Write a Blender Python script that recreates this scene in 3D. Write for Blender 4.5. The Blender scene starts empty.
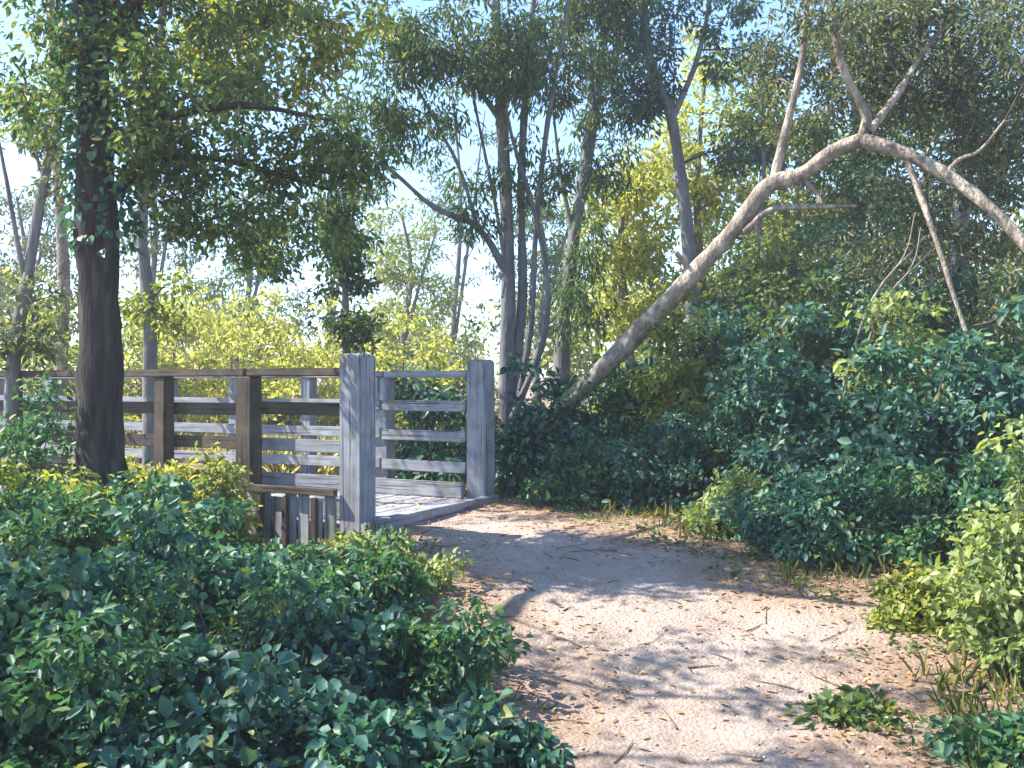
import bpy, math, random
import numpy as np

R = np.random.default_rng(11)
random.seed(11)
SC = bpy.context.scene
COL = SC.collection
F = 995.0            # focal length in pixels of a 1024 wide frame
EYE = 1.6


def P(px, py, Y):
    """world point that lies at distance Y in the direction of a photo point"""
    return np.array([(px - 512) / F * Y, Y, EYE + (384 - py) / F * Y])


# ------------------------------------------------------------------ terrain
BO = np.array([-0.74, 8.7])                       # middle of the bridge entrance
BD = np.array([-0.89, 0.455]); BD /= np.linalg.norm(BD)   # direction the bridge runs
BN = np.array([BD[1], -BD[0]])                    # towards the far railing (right / away)
if BN[1] < 0: BN = -BN
HALF = 1.0
DECK = 0.50


def smooth(a, b, t):
    u = np.clip((t - a) / (b - a), 0, 1)
    return u * u * (3 - 2 * u)


def vnoise(x, y, s, seed=0):
    """cheap smooth noise"""
    x = np.asarray(x, float) * s; y = np.asarray(y, float) * s
    k = seed * 1.7
    return (np.sin(x * 1.3 + 1.1 * y + k) + np.sin(2.1 * x - 1.7 * y + 2.3 * k + 1) * .6
            + np.sin(-1.9 * x + 3.1 * y + k * 3.1) * .4 + np.sin(4.3 * x + 3.7 * y + k) * .25) / 2.25


PATH = [(0.9, -6, 0.9), (0.95, 1.0, 0.85), (0.95, 3.6, 0.88), (0.94, 4.4, 1.0), (0.88, 5.2, 1.1), (0.72, 6.0, 1.10), (0.45, 6.8, 1.10),
        (0.05, 7.7, 1.02), (-0.30, 8.4, .98), (-0.70, 8.72, .95)]


def path_d(x, y):
    """signed distance outside the path's edge (negative inside)"""
    x = np.asarray(x, float); y = np.asarray(y, float)
    best = np.full(x.shape, 1e9)
    for (x0, y0, w0), (x1, y1, w1) in zip(PATH[:-1], PATH[1:]):
        dx, dy = x1 - x0, y1 - y0
        t = np.clip(((x - x0) * dx + (y - y0) * dy) / (dx * dx + dy * dy), 0, 1)
        d = np.hypot(x - x0 - t * dx, y - y0 - t * dy) - (w0 + t * (w1 - w0))
        best = np.minimum(best, d)
    # side branch of trodden ground to the right
    for (x0, y0, w0), (x1, y1, w1) in [((1.3, 5.8, .65), (2.3, 5.75, .5)), ((2.3, 5.75, .5), (6, 5.6, .35))]:
        dx, dy = x1 - x0, y1 - y0
        t = np.clip(((x - x0) * dx + (y - y0) * dy) / (dx * dx + dy * dy), 0, 1)
        d = np.hypot(x - x0 - t * dx, y - y0 - t * dy) - (w0 + t * (w1 - w0))
        best = np.minimum(best, d)
    return best + .10 * vnoise(x, y, 2.3, 3) + .05 * vnoise(x, y, 7.0, 5)


def base_h(x, y):
    x = np.asarray(x, float); y = np.asarray(y, float)
    z = 0.47 * smooth(3.8, 8.2, y)
    # ditch crossed by the bridge
    u = (x - BO[0]) * BD[0] + (y - BO[1]) * BD[1]
    z = z - 1.35 * np.exp(-((u - 3.4) / 1.5) ** 4) * smooth(-1, 1.5, y - 4.5)
    z = z + .04 * vnoise(x, y, .9, 1) * smooth(0, .8, path_d(x, y)) + .012 * vnoise(x, y, 3.1, 2)
    z = z - .24 * np.exp(-((x + 1.95) / .5) ** 2 - ((y - 7.75) / .55) ** 2)
    far = smooth(22, 90, y)
    return z + far * 1.2 * (1 + vnoise(x, y, .05, 4))


def ground_h(x, y):
    d = path_d(x, y)
    return base_h(x, y) - .11 * smooth(.02, -.25, d)


def path_h(x, y):
    d = path_d(x, y)
    return base_h(x, y) - .012 * np.exp(-((x - .95 - .35 * np.sin(y * .5) + .42) / .16) ** 2) * smooth(7.5, 6, y) - .012 * np.exp(-((x - .95 - .35 * np.sin(y * .5) - .42) / .16) ** 2) * smooth(7.5, 6, y) - .012 - .02 * smooth(0, -.6, d) + (.010 * vnoise(x, y, 5.3, 6) + .006 * vnoise(x, y, 12.1, 7)) * smooth(0, -.2, d)


# ------------------------------------------------------------------ materials
MATS = {}


def new_mat(name):
    m = bpy.data.materials.new(name); m.use_nodes = True
    nt = m.node_tree; nt.nodes.clear()
    out = nt.nodes.new('ShaderNodeOutputMaterial')
    return m, nt, out


def ramp(nt, stops):
    r = nt.nodes.new('ShaderNodeValToRGB')
    els = r.color_ramp.elements
    while len(els) < len(stops): els.new(.5)
    for e, (p, c) in zip(els, stops):
        e.position = p; e.color = (*c, 1)
    return r


def leaf_mat(name, cols, trans=.35, rough=.45, tcol=None, spec=.4):
    if name in MATS: return MATS[name]
    m, nt, out = new_mat(name)
    L = nt.links
    geo = nt.nodes.new('ShaderNodeNewGeometry')
    n = len(cols)
    r = ramp(nt, [(i / (n - 1) * .93, c) for i, c in enumerate(cols)] + [(.975, tuple(.5 * a + .5 * b for a, b in zip(cols[-1], (.32, .27, .06))))])
    L.new(geo.outputs['Random Per Island'], r.inputs[0])
    tex = nt.nodes.new('ShaderNodeTexNoise'); tex.inputs['Scale'].default_value = 38
    mul = nt.nodes.new('ShaderNodeMixRGB'); mul.blend_type = 'MULTIPLY'; mul.inputs[0].default_value = .5
    tc = nt.nodes.new('ShaderNodeTexCoord'); L.new(tc.outputs['Object'], tex.inputs['Vector'])
    L.new(r.outputs[0], mul.inputs[1]); 
    g = ramp(nt, [(.3, (.6, .6, .6)), (.7, (1.25, 1.25, 1.25))]); L.new(tex.outputs['Fac'], g.inputs[0])
    L.new(g.outputs[0], mul.inputs[2])
    b = nt.nodes.new('ShaderNodeBsdfPrincipled')
    b.inputs['Roughness'].default_value = rough
    b.inputs['Specular IOR Level'].default_value = spec
    L.new(mul.outputs[0], b.inputs['Base Color'])
    t = nt.nodes.new('ShaderNodeBsdfTranslucent')
    tm = nt.nodes.new('ShaderNodeMixRGB'); tm.blend_type = 'MULTIPLY'; tm.inputs[0].default_value = 1
    tm.inputs[2].default_value = (*(tcol or (1.9, 1.9, .9)), 1)
    L.new(mul.outputs[0], tm.inputs[1]); L.new(tm.outputs[0], t.inputs['Color'])
    mx = nt.nodes.new('ShaderNodeMixShader'); mx.inputs[0].default_value = trans
    L.new(b.outputs[0], mx.inputs[1]); L.new(t.outputs[0], mx.inputs[2])
    L.new(mx.outputs[0], out.inputs['Surface'])
    MATS[name] = m
    return m


def bark_mat(name, c0, c1, c2, scale=6, stretch=.25, bump=.6):
    if name in MATS: return MATS[name]
    m, nt, out = new_mat(name); L = nt.links
    tc = nt.nodes.new('ShaderNodeTexCoord')
    mp = nt.nodes.new('ShaderNodeMapping'); mp.inputs['Scale'].default_value = (1, 1, stretch)
    L.new(tc.outputs['Object'], mp.inputs['Vector'])
    n1 = nt.nodes.new('ShaderNodeTexNoise'); n1.inputs['Scale'].default_value = scale; n1.inputs['Detail'].default_value = 8
    n1.inputs['Roughness'].default_value = .7
    L.new(mp.outputs[0], n1.inputs['Vector'])
    n2 = nt.nodes.new('ShaderNodeTexNoise'); n2.inputs['Scale'].default_value = scale * 5; n2.inputs['Detail'].default_value = 6
    L.new(mp.outputs[0], n2.inputs['Vector'])
    r = ramp(nt, [(.3, c0), (.5, c1), (.72, c2)]); L.new(n1.outputs['Fac'], r.inputs[0])
    add = nt.nodes.new('ShaderNodeMath'); add.operation = 'ADD'
    L.new(n1.outputs['Fac'], add.inputs[0]); L.new(n2.outputs['Fac'], add.inputs[1])
    bp = nt.nodes.new('ShaderNodeBump'); bp.inputs['Strength'].default_value = bump; bp.inputs['Distance'].default_value = .03
    L.new(add.outputs[0], bp.inputs['Height'])
    b = nt.nodes.new('ShaderNodeBsdfPrincipled'); b.inputs['Roughness'].default_value = .9
    b.inputs['Specular IOR Level'].default_value = .2
    L.new(r.outputs[0], b.inputs['Base Color']); L.new(bp.outputs[0], b.inputs['Normal'])
    L.new(b.outputs[0], out.inputs['Surface'])
    MATS[name] = m
    return m


def wood_mat(name, c0, c1, c2, axis=0):
    """weathered board, grain along the local axis"""
    key = name + str(axis)
    if key in MATS: return MATS[key]
    m, nt, out = new_mat(key); L = nt.links
    tc = nt.nodes.new('ShaderNodeTexCoord')
    mp = nt.nodes.new('ShaderNodeMapping')
    s = [14, 14, 14]; s[axis] = 1.0
    mp.inputs['Scale'].default_value = s
    oi = nt.nodes.new('ShaderNodeObjectInfo')
    L.new(tc.outputs['Object'], mp.inputs['Vector'])
    va = nt.nodes.new('ShaderNodeVectorMath'); va.operation = 'ADD'
    cm = nt.nodes.new('ShaderNodeCombineXYZ')
    ml = nt.nodes.new('ShaderNodeMath'); ml.operation = 'MULTIPLY'; ml.inputs[1].default_value = 40
    L.new(oi.outputs['Random'], ml.inputs[0])
    for k in range(3): L.new(ml.outputs[0], cm.inputs[k])
    L.new(mp.outputs[0], va.inputs[0]); L.new(cm.outputs[0], va.inputs[1])
    n1 = nt.nodes.new('ShaderNodeTexNoise'); n1.inputs['Scale'].default_value = 2.2; n1.inputs['Detail'].default_value = 9
    n1.inputs['Roughness'].default_value = .75
    L.new(va.outputs[0], n1.inputs['Vector'])
    n2 = nt.nodes.new('ShaderNodeTexNoise'); n2.inputs['Scale'].default_value = 3.0; n2.inputs['Detail'].default_value = 4
    L.new(tc.outputs['Object'], n2.inputs['Vector'])
    av = nt.nodes.new('ShaderNodeMath'); av.operation = 'MULTIPLY_ADD'; av.inputs[1].default_value = .45
    L.new(n2.outputs['Fac'], av.inputs[0])
    h = nt.nodes.new('ShaderNodeMath'); h.operation = 'MULTIPLY'; h.inputs[1].default_value = .55
    L.new(n1.outputs['Fac'], h.inputs[0]); L.new(h.outputs[0], av.inputs[2])
    r0 = ramp(nt, [(.32, c0), (.5, c1), (.68, c2)]); L.new(av.outputs[0], r0.inputs[0])
    n3 = nt.nodes.new('ShaderNodeTexNoise'); n3.inputs['Scale'].default_value = 1.1; n3.inputs['Detail'].default_value = 3
    mp3 = nt.nodes.new('ShaderNodeMapping'); s3 = [34, 34, 34]; s3[axis] = 1.3; mp3.inputs['Scale'].default_value = s3
    L.new(va.outputs[0], mp3.inputs['Vector']); mp3.inputs['Scale'].default_value = [3 if k != axis else .9 for k in range(3)]
    L.new(mp3.outputs[0], n3.inputs['Vector'])
    ck = ramp(nt, [(.36, (.25, .23, .21)), (.42, (1, 1, 1))]); L.new(n3.outputs['Fac'], ck.inputs[0])
    r1 = nt.nodes.new('ShaderNodeMixRGB'); r1.blend_type = 'MULTIPLY'; r1.inputs[0].default_value = .9
    L.new(r0.outputs[0], r1.inputs[1]); L.new(ck.outputs[0], r1.inputs[2])
    n4 = nt.nodes.new('ShaderNodeTexNoise'); n4.inputs['Scale'].default_value = 5; n4.inputs['Detail'].default_value = 6
    L.new(tc.outputs['Object'], n4.inputs['Vector'])
    al = ramp(nt, [(.52, (0, 0, 0)), (.68, (.55, .55, .55))]); L.new(n4.outputs['Fac'], al.inputs[0])
    r = nt.nodes.new('ShaderNodeMixRGB'); r.inputs[2].default_value = (.12, .13, .085, 1)
    L.new(al.outputs[0], r.inputs[0]); L.new(r1.outputs[0], r.inputs[1])
    bp = nt.nodes.new('ShaderNodeBump'); bp.inputs['Strength'].default_value = .5; bp.inputs['Distance'].default_value = .008
    L.new(n1.outputs['Fac'], bp.inputs['Height'])
    b = nt.nodes.new('ShaderNodeBsdfPrincipled'); b.inputs['Roughness'].default_value = .8
    b.inputs['Specular IOR Level'].default_value = .3
    L.new(r.outputs[0], b.inputs['Base Color']); L.new(bp.outputs[0], b.inputs['Normal'])
    L.new(b.outputs[0], out.inputs['Surface'])
    MATS[key] = m
    return m


def soil_mat(name, stops, s1, s2, bump, dist):
    m, nt, out = new_mat(name); L = nt.links
    tc = nt.nodes.new('ShaderNodeTexCoord')
    n1 = nt.nodes.new('ShaderNodeTexNoise'); n1.inputs['Scale'].default_value = s1; n1.inputs['Detail'].default_value = 7
    n1.inputs['Roughness'].default_value = .68
    L.new(tc.outputs['Object'], n1.inputs['Vector'])
    n2 = nt.nodes.new('ShaderNodeTexNoise'); n2.inputs['Scale'].default_value = s2; n2.inputs['Detail'].default_value = 6
    n2.inputs['Roughness'].default_value = .8
    L.new(tc.outputs['Object'], n2.inputs['Vector'])
    v = nt.nodes.new('ShaderNodeTexVoronoi'); v.inputs['Scale'].default_value = s2 * 1.4
    L.new(tc.outputs['Object'], v.inputs['Vector'])
    mixf = nt.nodes.new('ShaderNodeMath'); mixf.operation = 'MULTIPLY_ADD'; mixf.inputs[1].default_value = .5
    hh = nt.nodes.new('ShaderNodeMath'); hh.operation = 'MULTIPLY'; hh.inputs[1].default_value = .5
    L.new(n2.outputs['Fac'], hh.inputs[0]); L.new(n1.outputs['Fac'], mixf.inputs[0]); L.new(hh.outputs[0], mixf.inputs[2])
    r = ramp(nt, stops); L.new(mixf.outputs[0], r.inputs[0])
    ad = nt.nodes.new('ShaderNodeMath'); ad.operation = 'SUBTRACT'
    L.new(n2.outputs['Fac'], ad.inputs[0])
    vv = nt.nodes.new('ShaderNodeMath'); vv.operation = 'MULTIPLY'; vv.inputs[1].default_value = .5
    L.new(v.outputs['Distance'], vv.inputs[0]); L.new(vv.outputs[0], ad.inputs[1])
    bp = nt.nodes.new('ShaderNodeBump'); bp.inputs['Strength'].default_value = bump; bp.inputs['Distance'].default_value = dist
    L.new(ad.outputs[0], bp.inputs['Height'])
    b = nt.nodes.new('ShaderNodeBsdfPrincipled'); b.inputs['Roughness'].default_value = .95
    b.inputs['Specular IOR Level'].default_value = .15
    L.new(r.outputs[0], b.inputs['Base Color']); L.new(bp.outputs[0], b.inputs['Normal'])
    L.new(b.outputs[0], out.inputs['Surface'])
    return m


# leaf palettes
LM = {
    'ivy':    leaf_mat('leaf_ivy', [(.022, .08, .066), (.036, .12, .092), (.056, .16, .11), (.10, .21, .12)], .25, .5, spec=.4),
    'bramble': leaf_mat('leaf_bramble', [(.02, .07, .045), (.034, .11, .062), (.055, .15, .07), (.10, .19, .07)], .3, .5, spec=.4),
    'teal':   leaf_mat('leaf_teal', [(.015, .06, .056), (.026, .092, .08), (.042, .125, .095), (.075, .165, .10)], .22, .48, spec=.4),
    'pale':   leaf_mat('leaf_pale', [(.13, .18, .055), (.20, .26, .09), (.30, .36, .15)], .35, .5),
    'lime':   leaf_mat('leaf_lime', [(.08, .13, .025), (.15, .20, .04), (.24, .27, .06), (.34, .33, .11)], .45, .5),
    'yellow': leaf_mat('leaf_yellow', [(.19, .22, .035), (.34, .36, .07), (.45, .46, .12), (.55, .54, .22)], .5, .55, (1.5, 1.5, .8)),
    'oak':    leaf_mat('leaf_oak', [(.035, .075, .035), (.06, .12, .05), (.10, .16, .055), (.18, .21, .07)], .42, .45),
    'willow': leaf_mat('leaf_willow', [(.03, .075, .04), (.05, .11, .05), (.085, .14, .06), (.15, .18, .07)], .4, .45),
    'dusk':   leaf_mat('leaf_grey_green', [(.035, .06, .035), (.06, .09, .05), (.10, .13, .06), (.20, .20, .10)], .35, .5),
}
BK = {
    'dark': bark_mat('bark_dark', (.012, .011, .010), (.045, .039, .034), (.12, .105, .09), 13, .16, 1.0),
    'grey': bark_mat('bark_grey', (.07, .07, .074), (.155, .155, .16), (.28, .28, .28)),
    'tan':  bark_mat('bark_tan', (.06, .052, .045), (.27, .225, .18), (.64, .57, .46), 8, .45, 1.0),
    'twig': bark_mat('bark_twig', (.05, .038, .028), (.12, .09, .065), (.2, .16, .12), 20, .4, .2),
}
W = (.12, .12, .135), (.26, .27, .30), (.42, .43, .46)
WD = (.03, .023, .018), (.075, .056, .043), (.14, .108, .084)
SOIL = soil_mat('soil_and_dry_grass', [(.3, (.12, .08, .05)), (.45, (.26, .175, .115)), (.58, (.38, .28, .20)), (.75, (.46, .37, .26))], 1.3, 22, .9, .05)
DIRT = soil_mat('trodden_sandy_dirt', [(.3, (.24, .175, .135)), (.43, (.41, .32, .26)), (.56, (.53, .425, .36)), (.72, (.62, .53, .46))], 2.2, 34, 1.0, .03)
LITTER = leaf_mat('dry_leaf', [(.12, .065, .03), (.26, .145, .06), (.40, .24, .11), (.50, .36, .2)], .15, .7)
GRASS = leaf_mat('grass_blade', [(.05, .09, .02), (.10, .14, .03), (.2, .2, .07), (.32, .28, .13)], .4, .5)


# ------------------------------------------------------------------ mesh helpers
def tag(o, label=None, cat=None, group=None, kind=None):
    if label: o['label'] = label
    if cat: o['category'] = cat
    if group: o['group'] = group
    if kind: o['kind'] = kind
    return o


def empty(name, loc, label, cat, group=None):
    o = bpy.data.objects.new(name, None); COL.objects.link(o)
    o.location = tuple(float(v) for v in loc); o.empty_display_size = .2
    return tag(o, label, cat, group)


def link(name, me, mat, parent=None):
    o = bpy.data.objects.new(name, me); COL.objects.link(o)
    if mat: me.materials.append(mat)
    if parent: o.parent = parent
    return o


def np_mesh(name, V, Q, smooth_=False):
    """V (n,3), Q (m,4) quads"""
    me = bpy.data.meshes.new(name)
    V = np.ascontiguousarray(V, np.float32); Q = np.ascontiguousarray(Q, np.int32)
    k = Q.shape[1]
    me.vertices.add(len(V)); me.vertices.foreach_set('co', V.ravel())
    me.loops.add(Q.size); me.loops.foreach_set('vertex_index', Q.ravel())
    me.polygons.add(len(Q)); me.polygons.foreach_set('loop_start', np.arange(0, Q.size, k, dtype=np.int32))
    if smooth_: me.polygons.foreach_set('use_smooth', np.ones(len(Q), bool))
    me.update(calc_edges=True)
    return me


def two_mesh(name, V, Q, V2, Q2):
    me = np_mesh(name, np.vstack([V, V2]), np.vstack([Q, Q2 + len(V)]))
    mi = np.zeros(len(Q) + len(Q2), np.int32); mi[len(Q):] = 1
    me.polygons.foreach_set('material_index', mi)
    sm = mi.astype(bool); me.polygons.foreach_set('use_smooth', sm)
    return me


DENS = 1.75


class Tubes:
    def __init__(s): s.V = []; s.Q = []; s.n = 0

    def add(s, pts, r0, r1, seg=7, sub=4, wob=.0, power=1.0, flare=0.0):
        pts = np.asarray(pts, float)
        if sub > 1 and len(pts) > 2:
            ext = np.vstack([2 * pts[0] - pts[1], pts, 2 * pts[-1] - pts[-2]])
            o = []
            for i in range(1, len(ext) - 2):
                for t in np.linspace(0, 1, sub, endpoint=False):
                    a, b, c, d = ext[i - 1:i + 3]
                    o.append(.5 * (2 * b + (c - a) * t + (2 * a - 5 * b + 4 * c - d) * t * t + (3 * b - a - 3 * c + d) * t ** 3))
            o.append(pts[-1]); pts = np.array(o)
        n = len(pts)
        T = np.gradient(pts, axis=0); T /= np.linalg.norm(T, axis=1)[:, None] + 1e-9
        ref = np.array([0.3, 1, .1]) if abs(T[0][1]) < .8 else np.array([1, 0, .2])
        U = np.cross(T, ref); U /= np.linalg.norm(U, axis=1)[:, None] + 1e-9
        W_ = np.cross(T, U)
        a = np.linspace(0, 2 * np.pi, seg, endpoint=False)
        t = np.linspace(0, 1, n)
        rad = r0 + (r1 - r0) * t ** power
        if wob: rad = rad * (1 + .07 * np.sin(t * 17 + R.uniform(0, 6)) + .05 * np.sin(t * 41 + R.uniform(0, 6)))
        if flare: rad = rad * (1 + flare * np.exp(-t * 18))
        rr = rad[:, None] * (1 + wob * R.normal(size=(n, seg)))
        V = pts[:, None, :] + rr[..., None] * (np.cos(a)[None, :, None] * U[:, None, :] + np.sin(a)[None, :, None] * W_[:, None, :])
        V = V.reshape(-1, 3)
        i = np.arange(n - 1)[:, None] * seg; j = np.arange(seg)[None, :]; j2 = (j + 1) % seg
        Q = np.stack([i + j, i + j2, i + seg + j2, i + seg + j], -1).reshape(-1, 4)
        # close the tip with a point ring
        V = np.vstack([V, pts[-1] + T[-1] * rad[-1] * .6])
        tip = len(V) - 1; e = (n - 1) * seg
        cap = np.array([[e + k, e + (k + 1) % seg, tip, tip] for k in range(seg)])
        s.V.append(V); s.Q.append(Q + s.n); s.caps = getattr(s, 'caps', []); s.caps.append(cap[:, :3] + s.n)
        s.n += len(V)
        return pts

    def build(s, name, mat, parent, origin=(0, 0, 0)):
        V = np.vstack(s.V) - np.asarray(origin)
        Q = np.vstack(s.Q); C = np.vstack(s.caps)
        me = bpy.data.meshes.new(name)
        me.vertices.add(len(V)); me.vertices.foreach_set('co', V.astype(np.float32).ravel())
        loops = np.concatenate([Q.ravel(), C.ravel()]).astype(np.int32)
        me.loops.add(len(loops)); me.loops.foreach_set('vertex_index', loops)
        st = np.concatenate([np.arange(len(Q)) * 4, Q.size + np.arange(len(C)) * 3]).astype(np.int32)
        me.polygons.add(len(st)); me.polygons.foreach_set('loop_start', st)
        me.polygons.foreach_set('use_smooth', np.ones(len(st), bool))
        me.update(calc_edges=True)
        return link(name, me, mat, parent)


def leaf_mesh(C, D, N, L, wid, curl=.25):
    """one bent six-point leaf per row: C base points, D direction of the tip, N upper side, L lengths, wid width/length"""
    n = len(C)
    D = D / (np.linalg.norm(D, axis=1)[:, None] + 1e-9)
    S = np.cross(D, N); S /= np.linalg.norm(S, axis=1)[:, None] + 1e-9
    N = np.cross(S, D)
    L = L[:, None]; w = L * wid
    fold = R.uniform(.05, .3, (n, 1)) * w
    cu = curl * L * R.uniform(.2, 1.2, (n, 1))
    b = C; t = C + D * L - N * cu
    m1 = C + D * L * .32; m2 = C + D * L * .68 - N * cu * .45
    r1 = m1 + S * w * .46 + N * fold; l1 = m1 - S * w * .46 + N * fold
    r2 = m2 + S * w * .36 + N * fold; l2 = m2 - S * w * .36 + N * fold
    V = np.stack([b, r1, r2, t, l2, l1], 1).reshape(-1, 3)
    i = np.arange(n)[:, None] * 6
    Q = np.concatenate([i + np.array([[0, 1, 2, 3]]), i + np.array([[0, 3, 4, 5]])], 1).reshape(-1, 4)
    return V, Q


def unit(n):
    v = R.normal(size=(n, 3)); return v / np.linalg.norm(v, axis=1)[:, None]


def clump_leaves(centres, crad, per, size, droop=.4, up=.8):
    """leaves scattered in small flattened sprays about each clump centre"""
    k = len(centres)
    per_k = np.maximum(3, (per * R.uniform(.5, 1.5, k)).astype(int))
    idx = np.repeat(np.arange(k), per_k); n = len(idx)
    rad = (crad * R.uniform(.65, 1.35, k))[idx]
    off = unit(n) * (R.random((n, 1)) ** .45)
    off[:, 2] *= .62
    C = centres[idx] + off * rad[:, None]
    C[:, 2] -= (droop * rad * R.random(n) * .8)
    D = off * .8 + unit(n) * .7; D[:, 2] -= droop * R.uniform(.2, 1.3, n)
    N = unit(n) * .75; N[:, 2] += up
    L = size * R.uniform(.6, 1.35, n)
    return C, D, N, L


def blob_centres(c, r, n, hollow=.35):
    d = unit(n); q = (hollow + (1 - hollow) * R.random((n, 1))) ** .55
    return np.asarray(c) + d * q * np.asarray(r)


def make_tree(name, label, cat, base, stems, blobs, leaf='oak', bark='dark', size=.09, wid=.5, per=45, crad=.28,
              droop=.4, group=None, ivy=None, twig_mat='twig', seg=9, limb_names=None, twig_r=.012):
    """stems: (points, r0, r1[, name]) with the first the trunk; blobs: (centre, radii, number of clumps)"""
    base = np.asarray(base, float)
    root = empty(name, base, label, cat, group)
    allp = []
    for i, st in enumerate(stems):
        tb = Tubes()
        p = tb.add(st[0], st[1], st[2], seg=seg if st[1] > .05 else 6, sub=5, wob=.05, flare=.5 if i == 0 else 0)
        rr = np.linspace(st[1], st[2], len(p))
        allp.append(np.hstack([p, rr[:, None]]))
        if i == 0: tk = tb.build('trunk', BK[bark], root, base)
        else: tb.build(st[3] if len(st) > 3 else 'branch', BK[bark], tk, base)
    allp = np.vstack(allp)
    cen = np.vstack([blob_centres(c, r, n) for c, r, n in blobs])
    tw = Tubes()
    for c in cen:
        d = np.linalg.norm(allp[:, :3] - c, axis=1) + .5 * np.maximum(0, allp[:, 2] - c[2] + .15) + 1.2 * (allp[:, 2] < base[2] + 1.0)
        a = allp[np.argmin(d)]
        a3 = a[:3]
        if np.linalg.norm(a3 - c) < .1: continue
        mid = (a3 + c) / 2 + R.normal(size=3) * .08 * np.linalg.norm(a3 - c) + np.array([0, 0, .1 * np.linalg.norm(a3 - c)])
        tw.add([a3, mid, c], min(a[3] * .7, twig_r + .006 * np.linalg.norm(a3 - c)), .003, seg=5, sub=3)
        allp = np.vstack([allp, [[*mid, .012]], [[*(mid * .4 + c * .6), .008]]])
    C, D, N, L = clump_leaves(cen, crad, per * DENS, size * .84, droop)
    V, Q = leaf_mesh(C, D, N, L, wid)
    me = np_mesh('crown', V - base, Q) if not tw.n else two_mesh('crown', V - base, Q, np.vstack(tw.V) - base, np.vstack(tw.Q))
    o = link('crown', me, LM[leaf], root)
    me.materials.append(BK[twig_mat])
    if ivy:
        V, Q = leaf_mesh(*ivy, .85)
        link('ivy', np_mesh('ivy', V - base, Q), LM['ivy'], root)
    return root


def make_shrub(name, label, cat, x, y, rx, h, leaf='bramble', n=26, per=60, size=.07, wid=.6, ry=None, crad=.2, droop=.35,
               group=None, z=None, stem_r=.009):
    gz = float(ground_h(x, y)) - .02 if z is None else z
    base = np.array([x, y, gz]); ry = ry or rx
    root = empty(name, base, label, cat, group)
    d = unit(n); d[:, 2] = np.abs(d[:, 2])
    q = .45 + .55 * R.random((n, 1)) ** .5
    lump = np.clip(1 + .30 * R.normal(size=(n, 1)), .35, 1.5)
    cen = base + d * q * lump * np.array([rx, ry, h * .88]) + np.array([0, 0, h * .06])
    st = Tubes()
    for c in cen[: max(8, int(n * .8))]:
        b = base + np.array([R.normal() * .08 * rx, R.normal() * .08 * ry, -.03])
        mid = b * .45 + c * .55 + np.array([0, 0, .12 * h])
        st.add([b, mid, c + np.array([0, 0, .02])], stem_r, .002, seg=5, sub=3)
    st.build('stems', BK['twig'], root, base)
    C, D, N, L = clump_leaves(cen, crad, per * 1.75, size * .72, droop)
    L *= np.exp(np.clip(.28 * R.normal(size=len(L)), -.7, .36))
    keep = C[:, 2] > gz + .015
    V, Q = leaf_mesh(C[keep], D[keep], N[keep], L[keep], wid)
    link('foliage', np_mesh('foliage', V - base, Q), LM[leaf], root)
    return root


# ------------------------------------------------------------------ ground and path
def grid(xs, ys, hf):
    X, Y = np.meshgrid(xs, ys)
    V = np.stack([X, Y, hf(X, Y)], -1).reshape(-1, 3)
    ny, nx = X.shape
    i = (np.arange(ny - 1)[:, None] * nx + np.arange(nx - 1)[None, :]).ravel()
    return V, np.stack([i, i + 1, i + nx + 1, i + nx], 1)


t = np.linspace(-1, 1, 261)
xs = 3.2 * np.sinh(t * 4.6) / np.sinh(1) * .9 + 0 * t
ys = 7 + 3.2 * np.sinh(t * 4.9) / np.sinh(1) * .9
V, Q = grid(xs, ys, ground_h)
g = link('ground', np_mesh('ground', V, Q, True), SOIL); tag(g, kind='structure')
xs = np.arange(-2.2, 6.0, .045); ys = np.arange(-1.0, 9.9, .045)
V, Q = grid(xs, ys, path_h)
mid = V[Q].mean(1)
u = (mid[:, 0] - BO[0]) * BD[0] + (mid[:, 1] - BO[1]) * BD[1]
keep = (path_d(mid[:, 0], mid[:, 1]) < .0) & (u < .12)
wear = smooth(-.05, -.75, path_d(V[:, 0], V[:, 1]) + .25 * vnoise(V[:, 0], V[:, 1], 1.6, 21))
Q = Q[keep]; used = np.unique(Q); remap = np.zeros(len(V), int); remap[used] = np.arange(len(used))
me = np_mesh('path', V[used], remap[Q], True)
at = me.attributes.new('wear', 'FLOAT', 'POINT'); at.data.foreach_set('value', wear[used].astype(np.float32))
nt = DIRT.node_tree; pb = [n_ for n_ in nt.nodes if n_.type == 'BSDF_PRINCIPLED'][0]; cr = [n_ for n_ in nt.nodes if n_.type == 'VALTORGB'][0]
an = nt.nodes.new('ShaderNodeAttribute'); an.attribute_name = 'wear'
r2 = ramp(nt, [(.28, (.15, .105, .075)), (.42, (.32, .22, .155)), (.56, (.45, .32, .235)), (.74, (.54, .42, .33))])
nt.links.new(cr.inputs[0].links[0].from_socket, r2.inputs[0])
mxn = nt.nodes.new('ShaderNodeMixRGB'); nt.links.new(an.outputs['Fac'], mxn.inputs[0])
nt.links.new(r2.outputs[0], mxn.inputs[1]); nt.links.new(cr.outputs[0], mxn.inputs[2]); nt.links.new(mxn.outputs[0], pb.inputs['Base Color'])
p_ = link('path', me, DIRT); tag(p_, kind='structure')


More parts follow.
